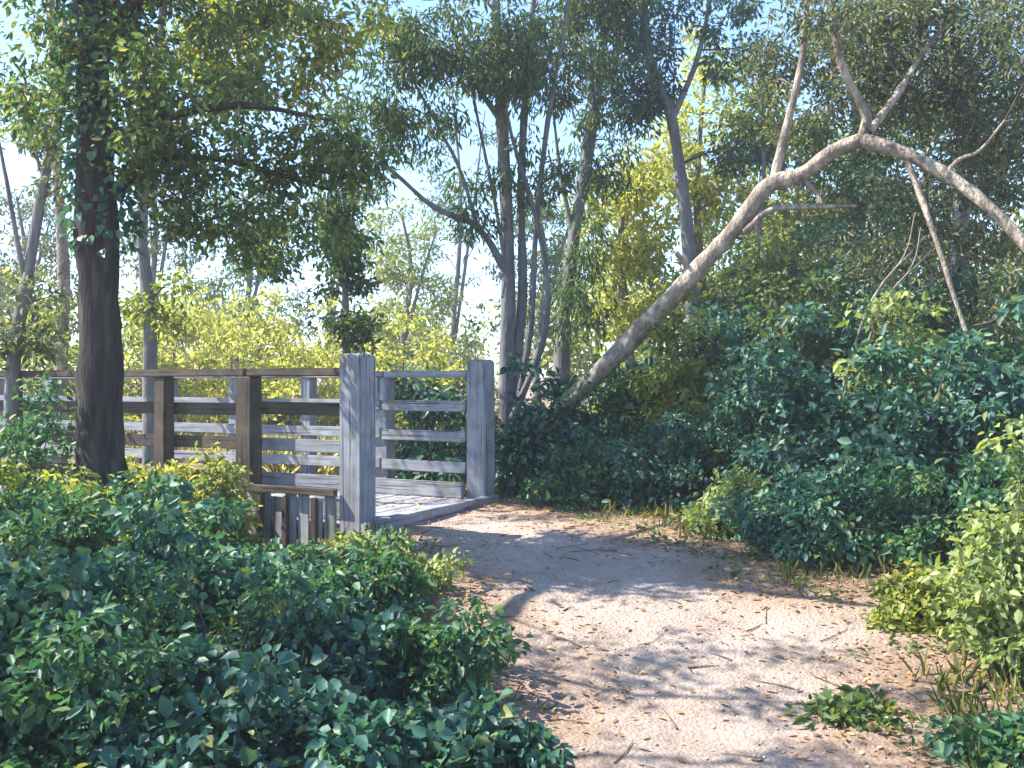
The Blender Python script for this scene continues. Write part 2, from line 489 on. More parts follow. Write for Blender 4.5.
# ------------------------------------------------------------------ footbridge
def box_mesh(name, sx, sy, sz, bev=.008, jitter=.0, chamfer_top=0):
    """bevelled box centred on x,y, standing from z=0"""
    import bmesh
    bm = bmesh.new()
    bmesh.ops.create_cube(bm, size=1)
    for v in bm.verts:
        v.co.x *= sx; v.co.y *= sy; v.co.z = (v.co.z + .5) * sz
        v.co.x += random.uniform(-jitter, jitter); v.co.y += random.uniform(-jitter, jitter)
    if chamfer_top:
        top = [f for f in bm.faces if f.normal.z > .9]
        r = bmesh.ops.inset_region(bm, faces=top, thickness=chamfer_top)
        for f in top:
            for v in f.verts: v.co.z += chamfer_top * .55
    bmesh.ops.bevel(bm, geom=bm.edges[:], offset=bev, segments=2, affect='EDGES', clamp_overlap=True)
    me = bpy.data.meshes.new(name); bm.to_mesh(me); bm.free()
    return me


BR = empty('footbridge', (BO[0], BO[1], DECK), 'weathered grey timber footbridge with post and rail sides leading left from the path', 'footbridge')
BR.rotation_euler = (0, 0, math.atan2(BD[1], BD[0]))     # local +x runs along the bridge
# local +y is to the left of the running direction: that is the near (camera) side
LB = 7.2


def bp(name, sx, sy, sz, x, y, z, mat, rot=0, **k):
    o = link(name, box_mesh(name, sx, sy, sz, **k), mat, BR)
    o.location = (x, y, z); o.rotation_euler = (0, rot, 0)
    return o


def joined(name, pieces, mat):
    import bmesh
    bm = bmesh.new()
    for me, loc in pieces:
        k0 = len(bm.verts); bm.from_mesh(me); bm.verts.ensure_lookup_table()
        bmesh.ops.translate(bm, verts=bm.verts[k0:], vec=loc)
        bpy.data.meshes.remove(me)
    me = bpy.data.meshes.new(name); bm.to_mesh(me); bm.free()
    return link(name, me, mat, BR)


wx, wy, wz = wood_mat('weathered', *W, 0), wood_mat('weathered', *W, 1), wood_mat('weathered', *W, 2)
dx_, dz_ = wood_mat('old_dark_and_backlit', *WD, 0), wood_mat('old_dark_and_backlit', *WD, 2)  # dark timber, also gives the near railing its backlit look by colour
NEAR, FAR = 1.0, -1.0
# deck boards
k = 0; x = -.02; deck = []
while x < LB:
    deck.append((box_mesh('deck', .142, 2.16 + random.uniform(-.02, .02), .045, bev=.005), (x + .071, 0, -.045 + random.uniform(-.003, .003))))
    x += .15; k += 1
joined('deck', deck, wy)
for y in (-.82, 0, .82):
    bp('stringer', LB, .12, .24, LB / 2, y, -.288, dx_)
bp('threshold_board', .10, 2.2, .13, -.085, 0, -.10, wy)
for side in (NEAR, FAR):
    # posts: big gate post first, thinner ones after
    for i, px in enumerate((0.02, 1.13, 2.1, 3.1, 4.1, 5.1, 6.1, 7.1)):
        if i == 0:
            o = bp('end_post', .21, .21, 1.78, px, side * 1.0, -.46, wz, chamfer_top=.03, jitter=.004, bev=.012)
            o['label'] = 'thick square end post of pale weathered timber'
        else:
            w = .155 if i == 1 else .125
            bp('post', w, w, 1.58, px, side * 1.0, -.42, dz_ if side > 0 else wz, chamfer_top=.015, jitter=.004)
    # cap rail and three rails, in two lengths that meet on a post
    for (a, b) in ((.13, 1.1), (1.12, 4.1), (4.11, 7.2)):
        m = dx_ if side > 0 else wx  # near side takes the darker wood: backlight put into its colour
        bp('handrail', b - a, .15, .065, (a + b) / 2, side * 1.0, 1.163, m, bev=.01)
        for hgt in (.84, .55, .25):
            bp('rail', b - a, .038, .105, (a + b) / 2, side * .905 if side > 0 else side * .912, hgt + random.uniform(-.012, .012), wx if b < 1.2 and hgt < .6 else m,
               rot=random.uniform(-.006, .006), bev=.006)
    bp('kerb_board', 4.0, .05, .15, 2.14, side * .865, .004, wx, bev=.006)
# pale skirt of short boards below the first near bay, with dark uprights and a beam
sk = joined('skirt_panel', [(box_mesh('b', .100, .03, .66 + random.uniform(-.05, .03), bev=.004, jitter=.004), (xx, 1.105, -.44)) for xx in np.arange(.20, 1.02, .132)], wz)
for xx in (.33, .62, .88):
    bp('skirt_upright', .05, .045, .62, xx, 1.145, -.42, dz_, bev=.004)
bp('skirt_beam', .92, .05, .055, .58, 1.147, .225, dx_, bev=.005)
for xx in (2.1, 4.9):
    for y in (-.8, .8):
        bp('pier_leg', .16, .16, 1.5, xx, y, -1.78, dz_)


# ------------------------------------------------------------------ foreground tree on the left with ivy
def gz(x, y): return float(ground_h(x, y))


TY = 7.35
tb = P(103, 500, TY); tb[2] = gz(tb[0], tb[1]) - .1
trunk = [tb, P(102, 430, TY), P(99, 300, TY), P(96, 180, TY - .05), P(93, 60, TY - .1), P(90, -90, TY - .1), P(84, -300, TY), P(92, -520, TY)]
n = 1500
tt = R.random(n) ** .8; zz = 2.55 + tt * 3.0; ang = R.uniform(0, 2 * np.pi, n)
rad = .17 + .16 * R.random(n) * (0.5 + tt)
C = np.stack([tb[0] - .02 * tt + np.cos(ang) * rad, TY + np.sin(ang) * rad, zz], 1)
D = np.stack([np.cos(ang) * .7, np.sin(ang) * .7, -.6 + 0 * ang], 1) + unit(n) * .5
N = np.stack([np.cos(ang), np.sin(ang), .5 + 0 * ang], 1) + unit(n) * .4
ivy = (C, D, N, .075 * R.uniform(.6, 1.3, n))
make_tree('ivy_clad_tree', 'dark straight trunk with ivy on its upper half, in front of the bridge railing', 'tree', tb,
          [(trunk, .185, .07),
           ([P(93, 60, TY), P(150, -10, 7.0), P(240, -60, 6.5), P(360, -110, 6.2)], .07, .02),
           ([P(95, 150, TY), P(160, 120, 7.0), P(240, 105, 6.8), P(330, 120, 6.8)], .045, .012),
           ([P(96, 215, TY), P(150, 165, 7.2), P(220, 160, 7.3), P(330, 190, 7.4)], .04, .01),
           ([P(90, -90, TY), (-3.35, 6.6, 4.4), (-4.0, 5.6, 4.6), (-4.9, 4.8, 4.7)], .07, .02), ([(-4.0, 5.6, 4.6), (-3.2, 5.25, 4.75), (-1.9, 5.1, 4.85)], .03, .01), ([(-4.9, 4.8, 4.7), (-3.9, 4.6, 4.75), (-2.1, 4.5, 4.85)], .028, .01), ([(-4.9, 4.8, 4.7), (-4.0, 4.15, 4.75), (-2.0, 3.95, 4.8)], .025, .008), ([P(92, 0, TY), P(150, -70, 8.2), P(230, -100, 9.2)], .06, .02),  # out-of-frame limbs, added and laid out to throw streaky shade on the path
           ([P(86, -250, TY), P(120, -270, 8.6), P(150, -280, 9.8)], .07, .02)],
          [(P(190, 70, 7.0), (.55, .5, .40), 22), (P(250, 150, 7.2), (.95, .6, .20), 28), (P(335, 158, 7.0), (.35, .4, .22), 10),
           (P(290, 225, 7.6), (.45, .4, .34), 14), (P(215, 205, 7.5), (.45, .4, .25), 10), (P(160, 160, 7.2), (.3, .4, .35), 9), (P(230, 0, 7.2), (.8, .7, .25), 14),
           (P(55, 60, 7.3), (.32, .5, .65), 18), (P(110, 30, 7.1), (.25, .25, .4), 8), (P(140, -70, 7.3), (1.1, .7, .4), 28),
           (P(90, -330, 7.6), (1.7, 1.0, .8), 26), ((-3.3, 5.5, 4.5), (.6, .4, .4), 6), ((-4.7, 4.9, 4.7), (1.1, .9, .7), 26), ((-5.6, 4.2, 4.4), (1.0, .9, .6), 18), ((-2.6, 5.15, 4.8), (1.2, .14, .2), 4), ((-2.9, 4.55, 4.8), (1.2, .12, .2), 4), ((-2.8, 4.0, 4.8), (1.3, .12, .2), 3), ((-2.5, 5.7, 4.8), (1.0, .15, .2), 4)],  # clumps outside the view, added to cast dapples on path and bank
          'oak', 'dark', .075, .5, 46, .25, .45, ivy=ivy)

# tree whose bright leaves fill the upper left, rooted beyond the bridge
b = P(150, 440, 10.8); b[2] = gz(b[0], b[1]) - .1
make_tree('bright_leaved_tree', 'tree with yellow green leaves behind the ivy clad trunk and the railing', 'tree', b,
          [([b, P(150, 340, 10.8), P(142, 220, 10.7), P(156, 90, 10.6), P(170, -60, 10.5), P(190, -220, 10.4)], .085, .03),
           ([P(156, 90, 10.6), P(220, 30, 10.2), P(300, 20, 9.8)], .035, .012), ([P(150, 140, 10.6), P(200, 80, 10.4), P(250, 70, 10.0)], .03, .01)],
          [(P(265, 50, 9.6), (.95, .7, .5), 44), (P(190, 90, 10.4), (.6, .5, .5), 20), (P(200, -40, 10.2), (1.3, 1.2, .5), 34), (P(330, -20, 9.8), (.8, .9, .45), 18), (P(120, -160, 10.4), (1.4, 1.3, .7), 30),
           ((-1.9, 10.1, 6.2), (.8, .5, .45), 20), (P(170, 300, 10.9), (.4, .4, .35), 7)],  # first clump, above the view, is added to shade the lower leaning trunk
          'lime', 'grey', .095, .5, 46, .27, .4)

# slender pale trees at the left edge
b = P(6, 480, 9.5); b[2] = gz(b[0], b[1]) - .1
make_tree('leaning_sapling', 'slim grey leaning tree at the left edge behind the ivy clad trunk', 'tree', b,
          [([b, P(12, 380, 9.5), P(26, 290, 9.5), P(44, 180, 9.5), P(62, 100, 9.4), P(80, -40, 9.3)], .075, .03),
           ([P(26, 290, 9.5), P(10, 200, 9.4), P(-5, 120, 9.3)], .03, .012), ([P(44, 180, 9.5), P(30, 130, 9.4), P(24, 60, 9.3)], .02, .008)],
          [(P(60, 150, 9.5), (.35, .4, .4), 9), (P(30, 310, 9.4), (.4, .4, .35), 7), (P(70, -60, 9.4), (1.0, 1.0, .7), 24), (P(10, 340, 9.3), (.4, .3, .35), 8)],
          'dusk', 'grey', .09, .45, 34, .26)
b = P(62, 470, 13); b[2] = gz(b[0], b[1]) - .1
make_tree('sunlit_birch', 'thin sunlit pale trunk seen between the left edge and the ivy clad trunk', 'tree', b,
          [([b, P(60, 380, 13), P(64, 280, 13), P(58, 180, 13), P(52, 40, 13), P(50, -60, 13)], .10, .04)],
          [(P(60, 330, 13), (.45, .4, .6), 9), (P(40, 120, 13), (.8, .8, .6), 14), (P(50, -60, 13), (1.2, 1, .8), 22)],
          'lime', 'tan', .11, .45, 30, .3)

# ------------------------------------------------------------------ central stems
b = P(508, 440, 13); b[2] = gz(b[0], b[1]) - .1
make_tree('multi_stem_tree', 'tall grey tree with several fanning stems straight behind the bridge entrance', 'tree', b,
          [([b, P(507, 380, 13), P(508, 260, 13), P(503, 140, 13), P(497, 40, 12.9), P(492, -120, 12.8)], .12, .05),
           ([P(510, 420, 13), P(522, 300, 13.1), P(521, 190, 13.1), P(527, 70, 13), P(540, -60, 13)], .075, .03, 'stem'),
           ([P(512, 420, 12.9), P(545, 330, 12.8), P(541, 240, 12.8), P(514, 145, 12.8), P(505, 100, 12.7)], .055, .015, 'stem'),
           ([P(512, 430, 12.9), P(530, 330, 12.9), P(536, 230, 12.9), P(548, 120, 12.8), P(566, 20, 12.8), P(575, -60, 12.8)], .05, .02, 'stem'),
           ([P(509, 300, 13), P(498, 220, 12.9), P(478, 120, 12.8), P(462, 40, 12.7)], .035, .012),
           ([P(508, 275, 13), P(478, 228, 12.8), P(432, 206, 12.6), P(384, 166, 12.4), P(330, 150, 12.2)], .055, .012),
           ([P(478, 228, 12.8), P(460, 170, 12.7), P(440, 130, 12.6), P(388, 32, 12.4), P(370, -20, 12.3)], .03, .010),
           ([P(500, 120, 13), P(462, 60, 12.8), P(440, -20, 12.6)], .04, .012)],
          [(P(507, 50, 12.6), (.42, .45, .6), 40), (P(440, 40, 12.6), (.6, .6, .6), 22), (P(560, 50, 12.9), (.75, .6, .6), 30), (P(420, 120, 12.5), (.6, .5, .35), 14), (P(390, 40, 12.3), (.6, .6, .5), 18), (P(480, 190, 12.9), (.5, .4, .5), 9), (P(545, 170, 12.9), (.4, .4, .6), 9), (P(360, 100, 12.2), (.4, .4, .4), 8),
           (P(480, -110, 12.8), (2.4, 2.0, 1.1), 70), (P(350, 170, 12.3), (.5, .5, .25), 6), (P(600, -60, 12.8), (1.2, 1.2, .7), 26)],
          'willow', 'grey', .13, .28, 46, .3, 1.0)
b = P(562, 430, 14.5); b[2] = gz(b[0], b[1]) - .1
make_tree('slender_tree', 'slender grey trunk curving up to the right, beside the multi stemmed tree', 'tree', b,
          [([b, P(562, 360, 14.5), P(572, 250, 14.5), P(590, 140, 14.5), P(604, 40, 14.5), P(625, -80, 14.5)], .13, .05),
           ([P(574, 240, 14.5), P(560, 170, 14.4), P(552, 100, 14.3)], .045, .015)],
          [(P(605, 130, 14.4), (.5, .5, .9), 26), (P(610, 30, 14.4), (.8, .8, .8), 32), (P(590, 260, 14.2), (.35, .4, .9), 14), (P(620, -100, 14.5), (1.6, 1.5, 1.0), 40), (P(555, 300, 14.2), (.5, .5, .7), 12)],
          'willow', 'grey', .13, .28, 44, .3, 1.0)
b = P(692, 420, 14); b[2] = gz(b[0], b[1]) - .1
make_tree('crooked_tree', 'crooked grey trunk rising behind the leaning tree, bending left near its top', 'tree', b,
          [([b, P(692, 330, 14), P(688, 240, 14), P(672, 120, 14), P(650, 60, 14), P(640, -40, 14)], .12, .05),
           ([P(672, 120, 14), P(700, 50, 14), P(716, -40, 14)], .05, .02)],
          [(P(648, 75, 14), (.42, .5, .6), 28), (P(645, 10, 14), (.6, .6, .5), 26), (P(735, 40, 14), (.6, .5, .7), 14), (P(700, -60, 14), (1.6, 1.5, .9), 36), (P(742, 150, 13.8), (.4, .4, .5), 8)],
          'teal', 'grey', .11, .4, 44, .28, .7)
b = P(760, 430, 13); b[2] = gz(b[0], b[1]) - .1
make_tree('sapling', 'thin upright sapling seen under the arch of the leaning tree', 'tree', b,
          [([b, P(760, 350, 13), P(757, 260, 13), P(764, 170, 13), P(760, 60, 13)], .055, .02)],
          [(P(770, 270, 13), (.5, .4, .5), 12), (P(800, 280, 12.8), (.5, .4, .4), 10), (P(760, 90, 13), (.5, .5, .6), 9)],
          'oak', 'grey', .10, .4, 34, .27)

# ------------------------------------------------------------------ leaning tree over the path's right side
b = P(548, 470, 10.6); b[2] = gz(b[0], b[1]) - .15
make_tree('leaning_tree', 'pale leaning trunk arching to the right over the dark bushes, sunlit along its upper side', 'tree', b,
          [([b, P(560, 418, 10.5), P(600, 372, 10.3), P(668, 302, 9.9), P(705, 262, 9.7), P(741, 222, 9.5), P(768, 186, 9.3), P(800, 176, 9.2), P(832, 152, 9.1), P(868, 138, 9.0)], .105, .066),
           ([P(862, 140, 9.0), P(915, 158, 8.8), P(975, 195, 8.5), P(1030, 250, 8.2), P(1090, 320, 7.9)], .066, .042),
           ([P(690, 278, 9.8), P(684, 262, 9.75), P(676, 252, 9.7)], .03, .022, 'stub'), ([P(800, 176, 9.2), P(815, 192, 9.15), P(822, 204, 9.1)], .028, .018, 'stub'),
           ([P(945, 175, 8.65), P(958, 160, 8.6), P(980, 150, 8.5), P(1005, 120, 8.4)], .022, .008),
           ([P(862, 138, 9.0), P(866, 115, 9.0), P(848, 80, 8.95), P(836, 40, 8.9), P(830, -60, 8.8)], .05, .025),
           ([P(772, 187, 9.3), P(786, 130, 9.25), P(802, 60, 9.2), P(808, -10, 9.1), P(820, -90, 9.0)], .045, .02),
           ([P(745, 232, 9.45), P(770, 210, 9.3), P(810, 207, 9.2), P(856, 206, 9.1)], .04, .018),
           ([P(905, 155, 8.85), P(922, 200, 8.7), P(938, 246, 8.55), P(954, 296, 8.4), P(972, 350, 8.3)], .03, .016),
           ([P(868, 134, 9.0), P(900, 90, 9.4), P(925, 50, 9.8), P(960, 10, 10.1)], .04, .02)],
          [(P(930, 50, 10.0), (.9, .5, .6), 76), (P(1000, 90, 9.9), (.6, .5, .5), 46), (P(870, 40, 10.2), (.45, .4, .45), 28), (P(985, 160, 10.0), (.6, .4, .35), 30), (P(960, 240, 9.8), (.7, .4, .4), 26),
           (P(1010, 290, 8.9), (.4, .4, .35), 9), (P(845, 60, 9.6), (.4, .3, .5), 16), (P(900, 110, 9.7), (.4, .3, .3), 14), (P(830, 10, 8.8), (.35, .2, .3), 8), (P(880, 250, 9.6), (.5, .4, .35), 10), (P(960, -80, 10.0), (1.3, .6, .5), 36), (P(1010, 20, 7.6), (.5, .3, .3), 12), (P(800, 30, 10), (.45, .4, .5), 14), (P(785, 90, 9.9), (.3, .3, .5), 8), (P(905, 190, 9.7), (.4, .3, .2), 8)],
          'dusk', 'tan', .075, .42, 44, .25, .5)

# two bare pale sticks crossing the dark bushes
for (p0, p1, lab) in ((P(872, 300, 8.9), P(926, 236, 8.9), 'upper of two bare pale sticks slanting across the dark bushes'),
                      (P(882, 306, 8.8), P(932, 250, 8.8), 'lower of two bare pale sticks slanting across the dark bushes')):
    lo = np.array(p0) + (np.array(p0) - np.array(p1)) * 1.2
    lo[2] = gz(lo[0], lo[1]) - .03
    ob = empty('dead_stick', lo, lab, 'stick', 'bare sticks in the bushes')
    tb_ = Tubes(); tb_.add([lo, (lo + p0) / 2 + [0, 0, .05], p0, p1], .018, .008, seg=6); tb_.build('stem', BK['tan'], ob, lo)
    tb_ = Tubes(); tb_.add([p0, (np.array(p0) + p1) / 2 + [.05, 0, .12], np.array(p1) + [-.1, 0, .2]], .008, .004, seg=5); tb_.build('side_twig', BK['tan'], ob, lo)

# ------------------------------------------------------------------ shrubs on the left bank
LS = [
    # x, y, r, h, leaf, name, label
    (-2.25, 3.9, .48, .72, 'ivy', 'ivy_bush', 'dark ivy bush filling the bottom left corner'),
    (-1.62, 3.85, .46, .62, 'bramble', 'bramble_bush', 'deep green bramble at the bottom edge, second bush from the left corner'),
    (-1.08, 3.9, .42, .52, 'teal', 'bramble_bush', 'blue green bramble at the bottom edge, third bush from the left corner'),
    (-.60, 3.95, .36, .40, 'ivy', 'ivy_bush', 'low dark ivy at the bottom edge between the brambles and the path'),
    (-.16, 4.15, .30, .24, 'teal', 'ground_ivy', 'lowest dark creeper lapping onto the left edge of the path at the bottom'),
    (-2.75, 4.8, .52, .98, 'bramble', 'bramble_bush', 'tall green bramble at the left edge, behind the corner ivy bush'),
    (-2.05, 4.75, .50, .84, 'ivy', 'ivy_bush', 'broad dark ivy bush in the middle of the left bank'),
    (-1.42, 4.8, .46, .62, 'bramble', 'bramble_bush', 'rounded bramble with a few pale leaves in the centre of the left bank'),
    (-.90, 4.85, .40, .56, 'teal', 'bramble_bush', 'blue green bramble sloping down towards the path, right of the centre of the left bank'),
    (-.42, 5.0, .34, .38, 'bramble', 'low_bramble', 'low bramble spilling over the left path edge, above the dark creeper'),
    (-3.35, 5.8, .55, 1.08, 'lime', 'lime_bush', 'yellow green sunlit bush at the left edge below the slim leaning tree'),
    (-2.62, 5.75, .50, 1.0, 'bramble', 'bramble_bush', 'green bramble in front of the foot of the ivy clad trunk'),
    (-1.92, 5.8, .48, .70, 'ivy', 'ivy_bush', 'dark ivy bush below the first railing bay left of the bridge'),
    (-1.25, 5.75, .40, .36, 'teal', 'bramble_bush', 'blue green bramble below the short boards of the bridge side'),
    (-.80, 5.85, .34, .42, 'bramble', 'low_bramble', 'small bramble right below the pale green clump by the path'),
    (-3.65, 7.35, .42, 1.75, 'bramble', 'leafy_bush', 'tall green bush hiding the railing at the left edge of the view'),
    (-3.85, 6.7, .55, 1.2, 'lime', 'lime_bush', 'yellow green bush left of the ivy clad trunk'),
    (-2.75, 6.75, .38, .62, 'lime', 'lime_bush', 'yellow green bush right of the ivy clad trunk, against the railing'),
    (-2.2, 6.8, .34, .38, 'bramble', 'bramble_bush', 'green bramble against the railing at the dark second bridge post'),
    (-2.3, 7.75, .2, .62, 'lime', 'tall_weed', 'tall yellow green weed growing up through the near railing between its two dark posts'),
    (-3.0, 8.0, .3, .9, 'yellow', 'tall_weed', 'tall pale yellow weed growing up against the near railing right of the ivy clad trunk'),
    (-1.45, 6.65, .30, .16, 'bramble', 'low_bramble', 'low bramble under the short boards of the bridge side'),
    (-.82, 6.35, .40, .32, 'pale', 'pale_herb', 'sunlit pale green clump at the left path edge in front of the big bridge post'),
]
for x, y, r, h, lf, nm, lab in LS:
    make_shrub(nm, lab, 'plant' if 'herb' in nm or 'weed' in nm else 'bush', x, y, r, h, lf, n=int(20 + 26 * h), per=78 if lf != 'lime' else 60,
               size=.078 if lf in ('ivy', 'teal') else .07, wid=.75 if lf in ('ivy', 'teal') else .55, crad=.17 if h > .5 else .14)

# ------------------------------------------------------------------ shrubs on the right
RS = [
    (.42, 10.5, .60, 1.25, 'teal', 'dark_shrub', 'dark shrub directly right of the far bridge post'),
    (1.15, 10.4, .62, 1.3, 'bramble', 'dark_shrub', 'dark green shrub in front of the foot of the leaning trunk'),
    (2.05, 10.7, .75, 1.75, 'teal', 'dark_shrub', 'tall blue green shrub under the middle of the leaning trunk'),
    (3.05, 10.7, .80, 2.0, 'willow', 'dark_shrub', 'tall dark shrub under the arch of the leaning tree'),
    (4.1, 10.4, .85, 2.6, 'teal', 'dark_shrub', 'large blue green shrub just behind the two bare sticks'),
    (5.0, 9.9, .85, 2.2, 'bramble', 'dark_shrub', 'tall dark shrub at the right edge under the sunlit right branch'),
    (1.72, 10.0, .3, 1.75, 'lime', 'lime_bush', 'narrow yellow green bush standing up before the leaning trunk'),
    (3.3, 8.75, .34, 1.75, 'pale', 'pale_bush', 'airy pale leaved bush among the dark shrubs beside the bare sticks'),
    (2.75, 11.7, .7, 2.6, 'willow', 'tall_shrub', 'tall ragged green shrub rising behind the dark shrubs under the bend of the leaning trunk'),
    (4.2, 11.8, .85, 3.3, 'teal', 'tall_shrub', 'tallest dark blue green shrub rising under the arch near the right limb'),
    (.80, 9.45, .48, .72, 'bramble', 'bramble_bush', 'low bramble on the far edge of the path where it turns to the bridge'),
    (1.50, 8.95, .55, 1.0, 'teal', 'dark_shrub', 'blue green shrub at the far edge of the shaded bend of the path'),
    (1.72, 7.8, .26, .52, 'pale', 'pale_herb', 'small sunlit yellow green plant before the dark shrubs right of the shaded path'),
    (2.35, 8.4, .62, 1.4, 'teal', 'dark_shrub', 'broad blue green shrub behind the small sunlit plant'),
    (3.15, 8.0, .66, 1.55, 'ivy', 'dark_shrub', 'dark shrub on the right from which the two bare sticks rise'),
    (3.95, 7.6, .66, 1.6, 'teal', 'dark_shrub', 'blue green shrub at the right edge above the light green bush'),
    (2.15, 7.2, .42, .62, 'ivy', 'ivy_bush', 'low dark ivy bush where shade meets the sunlit dirt on the right'),
    (2.85, 6.9, .52, .85, 'bramble', 'dark_shrub', 'rounded dark shrub behind the light green bush on the right'),
    (3.45, 6.3, .5, 1.0, 'bramble', 'bramble_bush', 'green bramble behind the light green bush at the right edge'),
    (2.62, 5.15, .27, 1.0, 'pale', 'light_bush', 'tall light green sunlit bush at the right edge of the path'),
    (2.46, 5.85, .24, .36, 'lime', 'pale_herb', 'small yellow green plant just left of the tall light green bush'),
    (1.66, 4.75, .17, .13, 'oak', 'ground_herb', 'flat dull green plant on the bare dirt right of the path'),
    (2.1, 4.2, .26, .13, 'bramble', 'ground_herb', 'low dark green plant in the bottom right corner'),
]
for x, y, r, h, lf, nm, lab in RS:
    big = h > 1.2
    make_shrub(nm, lab, 'plant' if 'herb' in nm else 'bush', x, y, r, h, lf, n=int(22 + (34 if big else 26) * h), per=72, size=.095 if big else .07,
               wid=.6, crad=.24 if big else (.17 if h > .5 else .12), stem_r=.012 if big else .007)

# ------------------------------------------------------------------ sunlit growth beyond the bridge
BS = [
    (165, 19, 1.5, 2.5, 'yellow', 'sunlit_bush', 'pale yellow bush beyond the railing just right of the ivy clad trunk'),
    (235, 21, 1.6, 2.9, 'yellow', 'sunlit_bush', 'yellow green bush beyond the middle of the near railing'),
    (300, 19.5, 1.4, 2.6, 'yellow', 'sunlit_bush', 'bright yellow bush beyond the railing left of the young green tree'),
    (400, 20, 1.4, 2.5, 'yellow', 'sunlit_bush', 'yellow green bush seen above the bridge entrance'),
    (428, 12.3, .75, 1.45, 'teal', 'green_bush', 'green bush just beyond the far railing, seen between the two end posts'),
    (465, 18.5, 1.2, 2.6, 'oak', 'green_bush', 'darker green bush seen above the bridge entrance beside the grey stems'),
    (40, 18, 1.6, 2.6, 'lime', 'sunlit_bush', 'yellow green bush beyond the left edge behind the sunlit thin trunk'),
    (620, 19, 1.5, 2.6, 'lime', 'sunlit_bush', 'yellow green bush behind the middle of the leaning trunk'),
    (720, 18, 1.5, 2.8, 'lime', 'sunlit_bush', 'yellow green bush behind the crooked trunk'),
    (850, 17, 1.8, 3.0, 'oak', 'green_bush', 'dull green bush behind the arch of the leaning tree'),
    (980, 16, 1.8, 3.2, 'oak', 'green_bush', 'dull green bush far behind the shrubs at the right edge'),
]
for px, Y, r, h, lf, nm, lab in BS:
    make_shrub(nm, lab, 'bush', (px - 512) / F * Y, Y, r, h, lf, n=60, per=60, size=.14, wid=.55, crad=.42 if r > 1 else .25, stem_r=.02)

b = P(346, 440, 12.5); b[2] = gz(b[0], b[1]) - .1
make_tree('young_tree', 'young green tree with a narrow crown standing behind the bridge', 'tree', b,
          [([b, P(346, 340, 12.5), P(344, 240, 12.5), P(346, 180, 12.5)], .06, .02)],
          [(P(345, 235, 12.5), (.34, .35, .5), 20), (P(346, 305, 12.5), (.36, .3, .45), 12), (P(265, 245, 12.7), (.5, .4, .45), 14)], 'willow', 'grey', .11, .5, 46, .24)
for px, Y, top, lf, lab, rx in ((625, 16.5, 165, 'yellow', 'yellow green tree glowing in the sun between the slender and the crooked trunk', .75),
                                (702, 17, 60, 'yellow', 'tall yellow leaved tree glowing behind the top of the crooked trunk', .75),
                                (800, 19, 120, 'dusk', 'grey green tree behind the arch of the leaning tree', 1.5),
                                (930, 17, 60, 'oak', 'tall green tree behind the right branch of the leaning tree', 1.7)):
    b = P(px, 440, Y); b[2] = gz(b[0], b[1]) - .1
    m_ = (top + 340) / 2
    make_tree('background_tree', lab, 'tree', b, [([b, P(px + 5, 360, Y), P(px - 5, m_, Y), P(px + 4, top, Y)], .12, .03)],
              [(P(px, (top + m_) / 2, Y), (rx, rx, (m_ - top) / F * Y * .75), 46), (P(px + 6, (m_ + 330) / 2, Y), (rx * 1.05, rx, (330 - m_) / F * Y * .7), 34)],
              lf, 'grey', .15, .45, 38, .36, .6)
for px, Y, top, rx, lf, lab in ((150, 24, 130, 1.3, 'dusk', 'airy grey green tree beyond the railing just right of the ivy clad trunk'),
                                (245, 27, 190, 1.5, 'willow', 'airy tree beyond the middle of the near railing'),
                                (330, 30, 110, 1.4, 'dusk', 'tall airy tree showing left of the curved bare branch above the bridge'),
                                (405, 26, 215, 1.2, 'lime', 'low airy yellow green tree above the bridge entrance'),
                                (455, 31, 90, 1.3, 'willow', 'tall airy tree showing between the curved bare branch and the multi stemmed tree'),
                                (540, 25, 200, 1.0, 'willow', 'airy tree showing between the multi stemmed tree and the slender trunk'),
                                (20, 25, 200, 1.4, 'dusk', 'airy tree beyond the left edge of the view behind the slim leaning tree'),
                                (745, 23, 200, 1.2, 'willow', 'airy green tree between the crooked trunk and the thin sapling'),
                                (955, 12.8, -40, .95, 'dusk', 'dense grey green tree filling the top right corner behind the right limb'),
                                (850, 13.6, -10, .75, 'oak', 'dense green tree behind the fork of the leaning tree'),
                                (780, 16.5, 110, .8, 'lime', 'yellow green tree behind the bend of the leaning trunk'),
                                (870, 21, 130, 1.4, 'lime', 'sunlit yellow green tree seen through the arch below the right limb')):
    b = P(px, 440, Y); b[2] = gz(b[0], b[1]) - .1
    m_ = (top + 330) / 2
    make_tree('background_tree', lab, 'tree', b, [([b, P(px - 4, 360, Y), P(px + 6, m_, Y), P(px - 3, top, Y)], .12, .03),
                                                  ([P(px, 340, Y), P(px + 18, m_, Y), P(px + 30, top + 20, Y)], .06, .02)],
              [(P(px, (top + m_) / 2, Y), (rx, rx, (m_ - top) / F * Y * .85), 34), (P(px + 4, (m_ + 330) / 2, Y), (rx * 1.15, rx, (330 - m_) / F * Y * .75), 26)],
              lf, 'grey', .15 if Y > 15 else .11, .42, 36 if Y > 15 else 62, .42 if Y > 15 else .34, .6)
FB = [(-19, 34, 5.2, 'rounded pale tree far off at the left edge'), (-11.5, 38, 4.6, 'rounded pale tree far off behind the near railing'), (-4.5, 40, 4.4, 'rounded pale tree far off above the bridge entrance'),
      (3, 36, 5.5, 'rounded tree far off behind the multi stemmed tree'), (9.5, 34, 6.5, 'rounded tree far off behind the crooked trunk'), (17, 33, 7.5, 'rounded tree far off at the right behind the arching branch')]
